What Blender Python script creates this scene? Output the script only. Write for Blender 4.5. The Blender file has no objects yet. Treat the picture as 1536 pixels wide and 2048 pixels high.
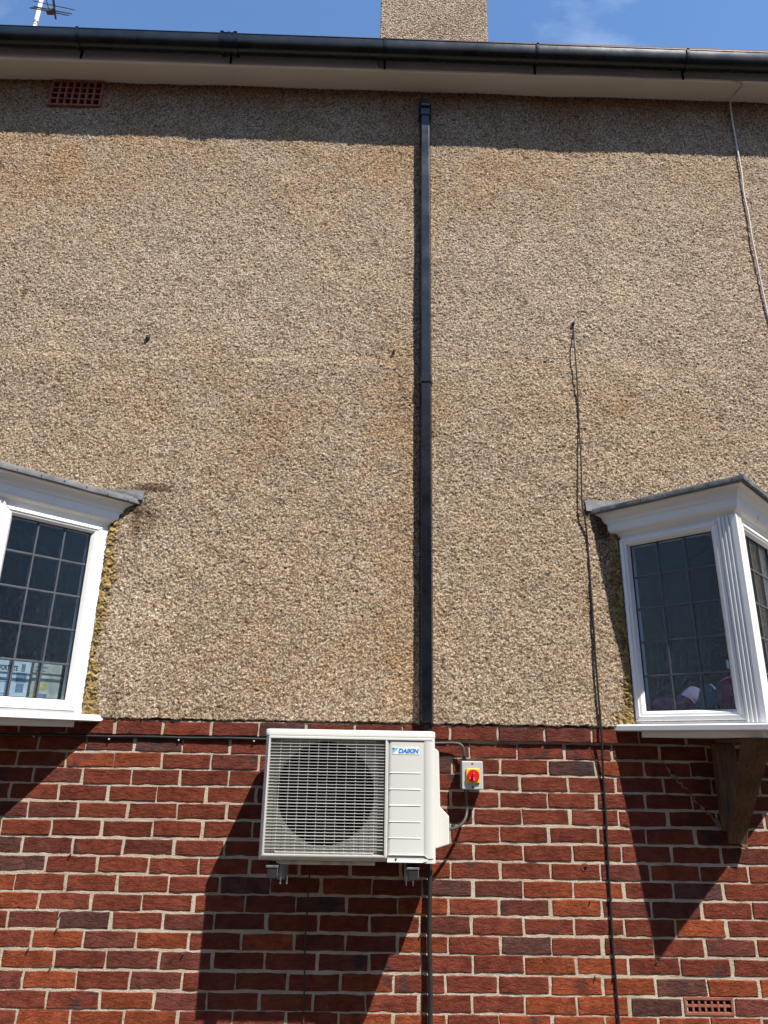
import bpy, bmesh, math, random
import numpy as np
from mathutils import Vector, Matrix
random.seed(7); rng = np.random.default_rng(11)
scene = bpy.context.scene
R2 = math.sqrt(2)
Z0 = 1.583                      # height of the projecting brick course above the ground; all heights below are relative to it

# ------------------------------------------------------------------ camera
F_PX, PITCH, YAW, ROLL = 1400.0, math.radians(18.80099), math.radians(-0.876503), math.radians(1.024557)
CAM = Vector((-0.00742657, -3.48031976, -0.08271876))
fwd = Vector((-math.sin(YAW) * math.cos(PITCH), math.cos(YAW) * math.cos(PITCH), math.sin(PITCH)))
rgt = Vector((math.cos(YAW), math.sin(YAW), 0)); upv = rgt.cross(fwd)
cr, sr = math.cos(ROLL), math.sin(ROLL)
cam_r, cam_u = cr * rgt + sr * upv, -sr * rgt + cr * upv
cd = bpy.data.cameras.new("camera"); cam = bpy.data.objects.new("camera", cd); scene.collection.objects.link(cam)
cd.sensor_fit = 'VERTICAL'; cd.sensor_height = 36.0; cd.lens = 36.0 * F_PX / 2048; cd.clip_start = 0.05; cd.clip_end = 2000
M = Matrix((cam_r, cam_u, -fwd)).transposed().to_4x4(); M.translation = CAM + Vector((0, 0, Z0)); cam.matrix_world = M
scene.camera = cam
def px(x, y, Y=0.0):
    "photo pixel (1536x2048) -> point on the plane at depth Y"
    d = cam_r * ((x - 768) / F_PX) - cam_u * ((y - 1024) / F_PX) + fwd
    return CAM + d * ((Y - CAM.y) / d.y)
def pz(x, y, Z):
    d = cam_r * ((x - 768) / F_PX) - cam_u * ((y - 1024) / F_PX) + fwd
    return CAM + d * ((Z - CAM.z) / d.z)
def proj(p):
    d = Vector(p) - CAM; zc = d.dot(fwd)
    return 768 + F_PX * d.dot(cam_r) / zc, 1024 - F_PX * d.dot(cam_u) / zc

# ------------------------------------------------------------------ sky, sun, exposure
SUN = Vector((0.77, -1.0, 1.85)).normalized()
world = bpy.data.worlds.new("World"); scene.world = world; world.use_nodes = True
wn, wl = world.node_tree.nodes, world.node_tree.links
wn.clear()
sky = wn.new("ShaderNodeTexSky"); sky.sky_type = 'NISHITA'; sky.sun_disc = False
sky.sun_elevation = math.asin(SUN.z); sky.sun_rotation = math.atan2(SUN.x, SUN.y)
sky.air_density = 1.0; sky.dust_density = 0.0; sky.ozone_density = 3.0
geo = wn.new("ShaderNodeTexCoord"); mp = wn.new("ShaderNodeMapping"); mp.inputs['Scale'].default_value = (1.2, 3.0, 2.2)
mp.inputs['Rotation'].default_value = (0.3, 0.5, 0.9)
nz = wn.new("ShaderNodeTexNoise"); nz.inputs['Scale'].default_value = 2.2; nz.inputs['Detail'].default_value = 7; nz.inputs['Roughness'].default_value = .58
rp = wn.new("ShaderNodeMapRange"); rp.inputs[1].default_value = .46; rp.inputs[2].default_value = .78; rp.inputs[3].default_value = 0; rp.inputs[4].default_value = .34
mx = wn.new("ShaderNodeMix"); mx.data_type = 'RGBA'; mx.inputs[7].default_value = (9, 9.3, 10, 1)
bg = wn.new("ShaderNodeBackground"); bg.inputs['Strength'].default_value = 0.105; wo = wn.new("ShaderNodeOutputWorld")
wl.new(geo.outputs['Generated'], mp.inputs[0]); wl.new(mp.outputs[0], nz.inputs['Vector']); wl.new(nz.outputs[0], rp.inputs[0])
wl.new(rp.outputs[0], mx.inputs[0]); hs = wn.new('ShaderNodeHueSaturation'); hs.inputs['Saturation'].default_value = 1.08; hs.inputs['Value'].default_value = 1.3
wl.new(sky.outputs[0], hs.inputs['Color']); wl.new(hs.outputs[0], mx.inputs[6]); wl.new(mx.outputs[2], bg.inputs[0]); wl.new(bg.outputs[0], wo.inputs[0])
sl = bpy.data.lights.new("sun", 'SUN'); sl.energy = 5.0; sl.angle = math.radians(0.53); sl.color = (1.0, 0.945, 0.86)
so = bpy.data.objects.new("sun", sl); scene.collection.objects.link(so); so.location = (6, -8, 14)
so.rotation_euler = SUN.to_track_quat('Z', 'Y').to_euler()
vs = scene.view_settings; vs.view_transform = 'Standard'; vs.look = 'None'; vs.gamma = 1.0; vs.use_curve_mapping = False; vs.exposure = 0.85

# ------------------------------------------------------------------ materials
def mat(name):
    m = bpy.data.materials.new(name); m.use_nodes = True
    nt = m.node_tree; b = nt.nodes['Principled BSDF']
    return m, nt, b
def N(nt, t, **kw):
    n = nt.nodes.new(t)
    for k, v in kw.items():
        if k in n.inputs: n.inputs[k].default_value = v
        else: setattr(n, k, v)
    return n
def L(nt, a, b): nt.links.new(a, b)
def mixc(nt, fac, a, b, blend='MIX'):
    n = nt.nodes.new("ShaderNodeMix"); n.data_type = 'RGBA'; n.blend_type = blend
    for i, v in ((0, fac), (6, a), (7, b)):
        if hasattr(v, 'node'): L(nt, v, n.inputs[i])
        else: n.inputs[i].default_value = v if i == 0 else (*v[:3], 1)
    return n.outputs[2]
def ramp(nt, src, stops, interp='LINEAR'):
    r = nt.nodes.new("ShaderNodeValToRGB"); cr_ = r.color_ramp; cr_.interpolation = interp
    while len(cr_.elements) < len(stops): cr_.elements.new(.5)
    for e, (p, c) in zip(cr_.elements, stops):
        e.position = p; e.color = (*c, 1) if len(c) == 3 else c
    L(nt, src, r.inputs[0]); return r.outputs[0]
def bump(nt, b, h, dist, strength=1.0, prev=None):
    n = N(nt, "ShaderNodeBump"); n.inputs['Strength'].default_value = strength; n.inputs['Distance'].default_value = dist
    L(nt, h, n.inputs['Height'])
    if prev: L(nt, prev, n.inputs['Normal'])
    if b: L(nt, n.outputs[0], b.inputs['Normal'])
    return n.outputs[0]
def simple(name, col, rough=.5, var=.12, scale=18, bdist=.0006, bscale=90, spec=.5, metal=0):
    m, nt, b = mat(name)
    tc = N(nt, "ShaderNodeTexCoord"); n1 = N(nt, "ShaderNodeTexNoise"); n1.inputs['Scale'].default_value = scale; n1.inputs['Detail'].default_value = 6
    L(nt, tc.outputs['Object'], n1.inputs['Vector'])
    lo = tuple(c * (1 - var) for c in col); hi = tuple(min(1, c * (1 + var)) for c in col)
    L(nt, ramp(nt, n1.outputs[0], [(.3, lo), (.7, hi)]), b.inputs['Base Color'])
    rr = N(nt, "ShaderNodeMapRange"); rr.inputs[3].default_value = max(.02, rough - .08); rr.inputs[4].default_value = rough + .12
    L(nt, n1.outputs[0], rr.inputs[0]); L(nt, rr.outputs[0], b.inputs['Roughness'])
    b.inputs['Specular IOR Level'].default_value = spec; b.inputs['Metallic'].default_value = metal
    if bdist:
        n2 = N(nt, "ShaderNodeTexNoise"); n2.inputs['Scale'].default_value = bscale; n2.inputs['Detail'].default_value = 3
        L(nt, tc.outputs['Object'], n2.inputs['Vector']); bump(nt, b, n2.outputs[0], bdist)
    return m
MAT = {}
MAT['upvc'] = simple('white_upvc', (.72, .72, .71), .28, .04, 6, 0)
MAT['fascia'] = simple('white_fascia', (.78, .78, .78), .4, .06, 3, .0003, 20)
MAT['soffit'] = simple('soffit_board', (.70, .65, .58), .55, .07, 2.5, .0003, 20)
MAT['lead'] = simple('lead_sheet', (.10, .104, .11), .6, .45, 16, .003, 30)
MAT['came'] = simple('lead_came', (.065, .065, .075), .45, .2, 30, 0)
MAT['ac'] = simple('ac_casing', (.56, .555, .52), .38, .03, 4, 0)
MAT['ac_in'] = simple('ac_inner_panel', (.15, .15, .13), .5, .06, 8, 0)
MAT['black'] = simple('black_plastic', (.005, .007, .011), .22, .35, 12, .0003, 60, spec=.5)
MAT['fan'] = simple('fan_black', (.005, .005, .006), .7, .2, 12, 0, spec=.1)
MAT['rubber'] = simple('black_rubber', (.012, .012, .013), .6, .2, 20, 0)
MAT['zinc'] = simple('zinc_steel', (.55, .56, .58), .32, .2, 25, .0004, 60, metal=.9)
MAT['grey_box'] = simple('grey_enclosure', (.38, .39, .39), .42, .04, 8, 0)
MAT['yellow'] = simple('yellow_plate', (.70, .42, .01), .4, .05, 8, 0)
MAT['red'] = simple('red_knob', (.50, .012, .01), .35, .05, 8, 0)
MAT['pinkmark'] = simple('faded_red_mark', (.85, .09, .14), .4, .05, 8, 0)
MAT['cable_grey'] = simple('dark_grey_cable', (.045, .043, .043), .5, .2, 40, 0)
MAT['cable_black'] = simple('black_cable', (.012, .011, .011), .5, .3, 40, 0)
MAT['cable_white'] = simple('white_cable', (.50, .46, .41), .5, .1, 20, 0)
MAT['terracotta'] = simple('terracotta', (.22, .065, .038), .8, .25, 20, .001, 120)
def m_timber():
    m, nt, b = mat('rough_timber'); tc = N(nt, "ShaderNodeTexCoord"); mpn = N(nt, "ShaderNodeMapping"); mpn.inputs['Scale'].default_value = (90, 60, 5)
    mpn.inputs['Rotation'].default_value = (.25, 0, .1); L(nt, tc.outputs['Object'], mpn.inputs[0])
    n = N(nt, "ShaderNodeTexNoise"); n.inputs['Scale'].default_value = 1; n.inputs['Detail'].default_value = 6; n.inputs['Distortion'].default_value = 1.2; L(nt, mpn.outputs[0], n.inputs['Vector'])
    n2 = N(nt, "ShaderNodeTexNoise"); n2.inputs['Scale'].default_value = 9; n2.inputs['Detail'].default_value = 4; L(nt, tc.outputs['Object'], n2.inputs['Vector'])
    c = ramp(nt, n.outputs[0], [(.3, (.055, .026, .010)), (.5, (.12, .060, .024)), (.75, (.17, .092, .040))])
    c = mixc(nt, .8, c, ramp(nt, n2.outputs[0], [(.3, (.45, .42, .4)), (.6, (1, 1, 1))]), 'MULTIPLY')
    L(nt, c, b.inputs['Base Color']); b.inputs['Roughness'].default_value = .85; bump(nt, b, n.outputs[0], .003); return m
MAT['timber'] = m_timber()
MAT['logo_blue'] = simple('logo_blue', (.0, .20, .55), .4, .02, 8, 0)
MAT['logo_light'] = simple('logo_light_blue', (.05, .45, .80), .4, .02, 8, 0)
MAT['logo_dark'] = simple('logo_navy', (.02, .04, .07), .4, .02, 8, 0)
MAT['label_pale'] = simple('label_pale', (.69, .70, .67), .3, .02, 8, 0)
MAT['alu'] = simple('aluminium_mast', (.75, .75, .74), .45, .0, 8, 0)
MAT['aerial'] = simple('aerial_dark', (.03, .025, .025), .5, .2, 30, 0)
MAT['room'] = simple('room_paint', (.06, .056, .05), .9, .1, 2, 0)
MAT['card'] = simple('white_card', (.62, .66, .64), .5, .08, 25, 0)
MAT['card2'] = simple('cream_card', (.50, .48, .36), .5, .3, 22, 0)
MAT['print_dark'] = simple('dark_print', (.035, .045, .06), .6, .2, 30, 0)
MAT['print_blue'] = simple('blue_grey_print', (.16, .23, .29), .6, .3, 30, 0)
MAT['print_gold'] = simple('gold_print', (.62, .48, .10), .6, .3, 30, 0)
MAT['crimson'] = simple('crimson_fabric', (.32, .02, .06), .8, .15, 20, 0)
MAT['pink'] = simple('pink_plush', (.36, .06, .14), .85, .5, 22, .004, 60)
MAT['teal'] = simple('teal_plush', (.06, .20, .22), .8, .3, 18, .003, 50)
MAT['lilac'] = simple('lilac_plush', (.17, .13, .19), .8, .2, 18, .003, 50)
MAT['screw'] = simple('screw_dark', (.05, .05, .05), .5, .2, 40, 0)
MAT['nail'] = simple('rusty_nail', (.035, .02, .015), .8, .3, 60, 0)
MAT['tile'] = simple('roof_tile', (.16, .08, .055), .85, .3, 8, .003, 40)
MAT['mortar_grey'] = simple('old_mortar', (.20, .155, .115), .95, .4, 40, .004, 120)

def m_mortar():
    m, nt, b = mat('lime_mortar')
    tc = N(nt, "ShaderNodeTexCoord")
    a = N(nt, "ShaderNodeTexNoise"); a.inputs['Scale'].default_value = 7; a.inputs['Detail'].default_value = 8; a.inputs['Roughness'].default_value = .65
    f = N(nt, "ShaderNodeTexNoise"); f.inputs['Scale'].default_value = 220; f.inputs['Detail'].default_value = 4
    L(nt, tc.outputs['Object'], a.inputs['Vector']); L(nt, tc.outputs['Object'], f.inputs['Vector'])
    c = ramp(nt, a.outputs[0], [(.3, (.34, .285, .21)), (.5, (.47, .405, .315)), (.72, (.56, .495, .40))])
    c = mixc(nt, .55, c, ramp(nt, f.outputs[0], [(.3, (.55, .5, .45)), (.65, (1, 1, 1))]), 'MULTIPLY')
    L(nt, c, b.inputs['Base Color']); b.inputs['Roughness'].default_value = .95; b.inputs['Specular IOR Level'].default_value = .15
    bump(nt, b, f.outputs[0], .004)
    return m
MAT['mortar'] = m_mortar()

def m_brick(attr):
    m, nt, b = mat('red_brick_joined' if attr else 'red_brick')
    tc = N(nt, "ShaderNodeTexCoord"); oi = N(nt, "ShaderNodeObjectInfo")
    off = N(nt, "ShaderNodeVectorMath", operation='SCALE'); off.inputs[0].default_value = (37.1, 53.7, 71.3)
    L(nt, oi.outputs['Random'], off.inputs['Scale'])
    ad = N(nt, "ShaderNodeVectorMath", operation='ADD'); L(nt, tc.outputs['Object'], ad.inputs[0]); L(nt, off.outputs[0], ad.inputs[1])
    V = ad.outputs[0]
    if attr:
        at = N(nt, "ShaderNodeAttribute"); at.attribute_name = 'tone'; base = at.outputs['Color']
    else: base = oi.outputs['Color']
    def noise(scale, detail=5, rough=.55, dist=0, vec=V):
        n = N(nt, "ShaderNodeTexNoise"); n.inputs['Scale'].default_value = scale; n.inputs['Detail'].default_value = detail
        n.inputs['Roughness'].default_value = rough; n.inputs['Distortion'].default_value = dist; L(nt, vec, n.inputs['Vector']); return n.outputs[0]
    mot = noise(16, 6, .6)
    c = mixc(nt, 1.0, base, ramp(nt, mot, [(.25, (.60, .56, .56)), (.5, (.98, .96, .95)), (.75, (1.32, 1.30, 1.22))]), 'MULTIPLY')
    # kiln-burnt patches
    big = noise(5.5, 2, .5)
    pm = ramp(nt, big, [(.64, (0, 0, 0)), (.72, (1, 1, 1))])
    c = mixc(nt, N_mul(nt, pm, .8), c, (.045, .034, .040))
    fine = noise(170, 4, .6)
    c = mixc(nt, .7, c, ramp(nt, fine, [(.3, (.62, .60, .6)), (.6, (1.08, 1.07, 1.05))]), 'MULTIPLY')
    # pale mortar smears
    sm = noise(34, 6, .7)
    c = mixc(nt, N_mul(nt, ramp(nt, sm, [(.70, (0, 0, 0)), (.78, (1, 1, 1))]), .35), c, (.42, .30, .22))
    L(nt, c, b.inputs['Base Color']); b.inputs['Roughness'].default_value = .95; b.inputs['Specular IOR Level'].default_value = .1
    # drag-faced creases
    mpn = N(nt, "ShaderNodeMapping"); mpn.inputs['Scale'].default_value = (20, 30, 58); mpn.inputs['Rotation'].default_value = (0, .5, 0)
    L(nt, V, mpn.inputs[0])
    cr1 = noise(1.0, 8, .7, .7, mpn.outputs[0])
    cre = N(nt, "ShaderNodeMath", operation='SUBTRACT'); L(nt, cr1, cre.inputs[0]); cre.inputs[1].default_value = .5
    ab = N(nt, "ShaderNodeMath", operation='ABSOLUTE'); L(nt, cre.outputs[0], ab.inputs[0])
    h = ramp(nt, ab.outputs[0], [(0, (0, 0, 0)), (.07, (.75, .75, .75)), (.3, (1, 1, 1))])
    p = bump(nt, None, h, .0026, .35)
    p = bump(nt, None, cr1, .014, .9, p)
    bump(nt, b, fine, .0035, .9, p)
    return m
def N_mul(nt, a, k):
    n = nt.nodes.new("ShaderNodeMath"); n.operation = 'MULTIPLY'; L(nt, a, n.inputs[0]); n.inputs[1].default_value = k; return n.outputs[0]
MAT['brick'] = m_brick(False); MAT['brick_joined'] = m_brick(True)

def m_pebble(name, use_attr, cell=80, bd=.006):
    m, nt, b = mat(name)
    tc = N(nt, "ShaderNodeTexCoord")
    wob = N(nt, "ShaderNodeTexNoise"); wob.inputs['Scale'].default_value = 60; L(nt, tc.outputs['Object'], wob.inputs['Vector'])
    v = N(nt, "ShaderNodeTexVoronoi"); v.inputs['Scale'].default_value = cell
    L(nt, tc.outputs['Object'], v.inputs['Vector'])
    sep = N(nt, "ShaderNodeSeparateColor"); L(nt, v.outputs['Color'], sep.inputs[0])
    c = ramp(nt, sep.outputs[0], [(0, (.19, .13, .085)), (.18, (.32, .24, .165)), (.45, (.44, .35, .25)), (.72, (.53, .445, .335)), (.9, (.42, .375, .32)), (1, (.64, .575, .48))])
    c = mixc(nt, .5, c, ramp(nt, wob.outputs[0], [(.3, (.6, .57, .52)), (.6, (1.1, 1.08, 1.05))]), 'MULTIPLY')
    e = ramp(nt, v.outputs['Distance'], [(.25, (1.05, 1.05, 1.05)), (.70, (.28, .22, .17))])
    c = mixc(nt, .8, c, e, 'MULTIPLY')
    if use_attr:
        at = N(nt, "ShaderNodeAttribute"); at.attribute_name = 'stain_shade'; c = mixc(nt, 1, c, at.outputs['Color'], 'MULTIPLY')
    else:
        pn = N(nt, "ShaderNodeTexNoise"); pn.inputs['Scale'].default_value = 1.6; pn.inputs['Detail'].default_value = 5; L(nt, tc.outputs['Object'], pn.inputs['Vector'])
        c = mixc(nt, 1, c, ramp(nt, pn.outputs[0], [(.3, (.78, .74, .70)), (.7, (1.05, 1.03, 1.0))]), 'MULTIPLY')
    L(nt, c, b.inputs['Base Color']); b.inputs['Roughness'].default_value = .92; b.inputs['Specular IOR Level'].default_value = .2
    inv = N(nt, "ShaderNodeMath", operation='SUBTRACT'); inv.inputs[0].default_value = 1; L(nt, v.outputs['Distance'], inv.inputs[1])
    bump(nt, b, inv.outputs[0], bd)
    return m
MAT['pebble'] = m_pebble('pebbledash', True, 124, .0015); MAT['pebble_far'] = m_pebble('pebbledash_far', False, 70, .012)

def m_foam():
    m, nt, b = mat('yellow_foam')
    tc = N(nt, "ShaderNodeTexCoord"); n = N(nt, "ShaderNodeTexNoise"); n.inputs['Scale'].default_value = 55; n.inputs['Detail'].default_value = 5
    L(nt, tc.outputs['Object'], n.inputs['Vector'])
    L(nt, ramp(nt, n.outputs[0], [(.30, (.07, .046, .018)), (.5, (.23, .155, .050)), (.72, (.42, .315, .135))]), b.inputs['Base Color'])
    b.inputs['Roughness'].default_value = .95; bump(nt, b, n.outputs[0], .012); return m
MAT['foam'] = m_foam()

def m_glass():
    m, nt, b = mat('obscure_glass'); nt.nodes.remove(b)
    out = [n for n in nt.nodes if n.type == 'OUTPUT_MATERIAL'][0]
    tc = N(nt, "ShaderNodeTexCoord"); n = N(nt, "ShaderNodeTexNoise"); n.inputs['Scale'].default_value = 75; n.inputs['Detail'].default_value = 3; n.inputs['Distortion'].default_value = .8
    L(nt, tc.outputs['Object'], n.inputs['Vector'])
    bp = bump(nt, None, n.outputs[0], .0045, .6)
    lw = N(nt, "ShaderNodeLayerWeight"); L(nt, bp, lw.inputs['Normal'])
    pw = N(nt, "ShaderNodeMath", operation='POWER'); L(nt, lw.outputs['Facing'], pw.inputs[0]); pw.inputs[1].default_value = 5
    fr = N(nt, "ShaderNodeMapRange"); L(nt, pw.outputs[0], fr.inputs[0]); fr.inputs[3].default_value = .032; fr.inputs[4].default_value = 1.0
    gl = N(nt, "ShaderNodeBsdfGlossy"); gl.inputs['Roughness'].default_value = .07; L(nt, bp, gl.inputs['Normal'])
    tr = N(nt, "ShaderNodeBsdfTransparent"); tr.inputs['Color'].default_value = (.74, .80, .86, 1)
    ms = N(nt, "ShaderNodeMixShader"); L(nt, fr.outputs[0], ms.inputs[0]); L(nt, tr.outputs[0], ms.inputs[1]); L(nt, gl.outputs[0], ms.inputs[2])
    L(nt, ms.outputs[0], out.inputs[0]); return m
MAT['glass'] = m_glass()
def m_ground():
    m, nt, b = mat('worn_concrete_drive')
    tc = N(nt, "ShaderNodeTexCoord"); n = N(nt, "ShaderNodeTexNoise"); n.inputs['Scale'].default_value = 3; n.inputs['Detail'].default_value = 9
    L(nt, tc.outputs['Object'], n.inputs['Vector'])
    L(nt, ramp(nt, n.outputs[0], [(.3, (.055, .043, .031)), (.7, (.095, .075, .056))]), b.inputs['Base Color']); b.inputs['Roughness'].default_value = .9
    bump(nt, b, n.outputs[0], .01); return m
MAT['ground'] = m_ground()

# ------------------------------------------------------------------ mesh helpers
ORG = {}
class MB:
    def __init__(s, xf=None): s.v = []; s.f = []; s.xf = xf
    def add(s, pts, faces):
        o = len(s.v)
        s.v += [tuple(s.xf(*p)) if s.xf else tuple(p) for p in pts]
        s.f += [tuple(i + o for i in f) for f in faces]; return s
    def box(s, x0, x1, y0, y1, z0, z1):
        return s.add([(x, y, z) for z in (z0, z1) for y in (y0, y1) for x in (x0, x1)],
                     [(0, 2, 3, 1), (4, 5, 7, 6), (0, 1, 5, 4), (2, 6, 7, 3), (0, 4, 6, 2), (1, 3, 7, 5)])
    def rings(s, rs, closed=True, caps=True):
        n = len(rs[0]); pts = [p for r in rs for p in r]; fs = []
        for k in range(len(rs) - 1):
            for i in range(n if closed else n - 1):
                j = (i + 1) % n; fs.append((k * n + i, k * n + j, (k + 1) * n + j, (k + 1) * n + i))
        if caps and closed: fs += [tuple(range(n))[::-1], tuple(range((len(rs) - 1) * n, len(rs) * n))]
        return s.add(pts, fs)
    def prism(s, poly, y0, y1):           # poly in x,z extruded along y
        return s.rings([[(x, y0, z) for x, z in poly], [(x, y1, z) for x, z in poly]])
    def slab(s, poly, z0, z1):            # poly in x,y extruded along z
        return s.rings([[(x, y, z0) for x, y in poly], [(x, y, z1) for x, y in poly]])
    def tube(s, path, r, n=8):
        P = [Vector(p) for p in path]; rs = []; ref = None
        for i, p in enumerate(P):
            t = (P[min(i + 1, len(P) - 1)] - P[max(i - 1, 0)]).normalized()
            if ref is None: ref = t.orthogonal().normalized()
            ref = (ref - t * ref.dot(t)).normalized(); b = t.cross(ref)
            rr = r[i] if isinstance(r, (list, tuple)) else r
            rs.append([tuple(p + rr * (math.cos(a) * ref + math.sin(a) * b)) for a in (2 * math.pi * k / n for k in range(n))])
        return s.rings(rs)
    def build(s, name, m, parent=None, org=None, smooth=False, bevel=0, kind=None):
        org = Vector(org) if org is not None else (ORG[parent] if parent else Vector((0, 0, 0)))
        me = bpy.data.meshes.new(name); me.from_pydata([tuple(Vector(p) - org) for p in s.v], [], s.f)
        bm = bmesh.new(); bm.from_mesh(me); bmesh.ops.recalc_face_normals(bm, faces=bm.faces); bm.to_mesh(me); bm.free()
        me.materials.append(MAT[m])
        if smooth:
            me.polygons.foreach_set('use_smooth', [True] * len(me.polygons)); me.set_sharp_from_angle(angle=math.radians(40))
        return link(name, me, parent, org, bevel, kind)
def link(name, me, parent, org, bevel=0, kind=None):
    o = bpy.data.objects.new(name, me); scene.collection.objects.link(o); org = Vector(org)
    ORG[o] = org
    if parent: o.parent = parent; o.location = org - ORG[parent]
    else: o.location = org + Vector((0, 0, Z0))
    if bevel:
        b = o.modifiers.new('bevel', 'BEVEL'); b.width = bevel; b.segments = 2; b.limit_method = 'ANGLE'; b.angle_limit = math.radians(40)
    if kind: o['kind'] = kind
    return o
def thing(name, label, cat, org, group=None):
    o = link(name, None, None, org); o.empty_display_size = .1; return tag(o, label, cat, group)
def tag(o, label, cat, group=None):
    o['label'] = label; o['category'] = cat
    if group: o['group'] = group
    return o
def smooth_path(pts, sub=6):
    P = [Vector(p) for p in pts]; out = []
    for i in range(len(P) - 1):
        a, b, c, d = P[max(i - 1, 0)], P[i], P[i + 1], P[min(i + 2, len(P) - 1)]
        for k in range(sub):
            t = k / sub
            out.append(.5 * ((2 * b) + (c - a) * t + (2 * a - 5 * b + 4 * c - d) * t * t + (3 * b - a - 3 * c + d) * t ** 3))
    return out + [P[-1]]
def vnoise(x, z, cell, seed):
    "smooth value noise on arrays, -1..1"
    r = np.random.default_rng(seed); T = r.uniform(-1, 1, (512, 512))
    gx, gz = x / cell + 200, z / cell + 200
    ix, iz = np.floor(gx).astype(int), np.floor(gz).astype(int); fx, fz = gx - ix, gz - iz
    fx = fx * fx * (3 - 2 * fx); fz = fz * fz * (3 - 2 * fz); t = lambda a, b: T[(ix + a) % 512, (iz + b) % 512]
    return (t(0, 0) * (1 - fx) + t(1, 0) * fx) * (1 - fz) + (t(0, 1) * (1 - fx) + t(1, 1) * fx) * fz
def voro(x, z, cell, seed):
    r = np.random.default_rng(seed); T = r.uniform(0, 1, (1024, 1024, 3))
    gx, gz = x / cell + 500, z / cell + 300; ix, iz = np.floor(gx).astype(int), np.floor(gz).astype(int)
    best = np.full(x.shape, 9.0); val = np.zeros(x.shape)
    for a in (-1, 0, 1):
        for b in (-1, 0, 1):
            t = T[(ix + a) % 1024, (iz + b) % 1024]; d = np.hypot(ix + a + t[..., 0] - gx, iz + b + t[..., 1] - gz)
            k = d < best; best = np.where(k, d, best); val = np.where(k, t[..., 2], val)
    return best, val
def grid_mesh(name, X, Y, Z, keep=None):
    h, w = X.shape; co = np.stack([X, Y, Z], -1).reshape(-1, 3)
    i = np.arange(h * w).reshape(h, w); q = np.stack([i[:-1, :-1], i[:-1, 1:], i[1:, 1:], i[1:, :-1]], -1)
    q = q[keep] if keep is not None else q.reshape(-1, 4)
    me = bpy.data.meshes.new(name); me.vertices.add(len(co)); me.vertices.foreach_set('co', co.astype(np.float32).ravel())
    me.loops.add(q.size); me.loops.foreach_set('vertex_index', q.astype(np.int32).ravel())
    me.polygons.add(len(q)); me.polygons.foreach_set('loop_start', np.arange(0, q.size, 4, dtype=np.int32))
    me.update(calc_edges=True); me.validate(); return me

# ------------------------------------------------------------------ ground
g = MB().add([(-400, -400, -1.583), (400, -400, -1.583), (400, 400, -1.583), (-400, 400, -1.583)], [(0, 1, 2, 3)]).build('ground', 'ground', org=(0, 0, -1.583), kind='structure')

# ------------------------------------------------------------------ added house, unseen behind the camera, to close off the low sky
MAT['far_brick'] = simple('far_brick', (.13, .055, .04), .9, .25, 14, .004, 40)
nb = thing('added_blocker_house', 'added brick house out of view, blocking low sky and mirrored in bay glass', 'house', (0, -9.5, -1.583))
NY = -6.2; NZ = 4.2
MB().box(-9, 9, -14, NY, -1.583, NZ).build('wall', 'far_brick', nb)
MB().rings([[(-9.4, NY + .4, NZ), (-9.4, -14.4, NZ), (9.4, -14.4, NZ), (9.4, NY + .4, NZ)], [(-6, -9.6, NZ + 2.9), (-6, -10.2, NZ + 2.9), (6, -10.2, NZ + 2.9), (6, -9.6, NZ + 2.9)]]).build('roof', 'tile', nb)
for x0, x1, z0, z1 in ((-4.6, -3.4, -.4, .8), (3.2, 4.6, -.4, .8), (-4.6, -3.4, 2.0, 3.2), (3.2, 4.4, 2.0, 3.2)):
    w = MB().box(x0, x1, NY, NY + .03, z0, z1).build('window', 'upvc', nb)
    MB().box(x0 + .07, x1 - .07, NY + .03, NY + .036, z0 + .07, z1 - .07).build('window_pane', 'glass', w)

# ------------------------------------------------------------------ house
W_BAY = 0.423
CX_R, CX_L = 1.665, -1.768
HX0, HX1, HTOP = -5.2, 5.2, 4.02
house = thing('house', 'house side with pebbledash upper wall, red brick base, white eaves and two bay windows', 'house', (0, 0, -1.583))
# core masonry with two openings
core = MB(); bays = [(CX_L - .38, CX_L + .38), (CX_R - .38, CX_R + .38)]
xs = [HX0, bays[0][0], bays[0][1], bays[1][0], bays[1][1], HX1]
core.box(HX0, HX1, .012, .28, -1.583, .06)
core.box(HX0, HX1, .012, .28, 1.10, HTOP + .25)
for a, b in ((0, 1), (2, 3), (4, 5)): core.box(xs[a], xs[b], .012, .28, .06, 1.10)
core.build('inner_wall', 'mortar', house)
for x in (HX0, HX1 - .28):
    MB().box(x, x + .28, .28, 6.5, -1.583, HTOP + .25).build('end_wall', 'pebble_far', house)
MB().box(HX0, HX1, 6.5, 6.78, -1.583, HTOP + .25).build('rear_wall', 'pebble_far', house)
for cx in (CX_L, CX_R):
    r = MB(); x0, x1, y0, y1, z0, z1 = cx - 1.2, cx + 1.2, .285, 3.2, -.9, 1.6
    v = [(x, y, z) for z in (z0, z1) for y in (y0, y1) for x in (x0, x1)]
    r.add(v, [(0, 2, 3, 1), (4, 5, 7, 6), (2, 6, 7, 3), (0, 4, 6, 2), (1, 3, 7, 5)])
    r.build('room_lining', 'room', house)

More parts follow.
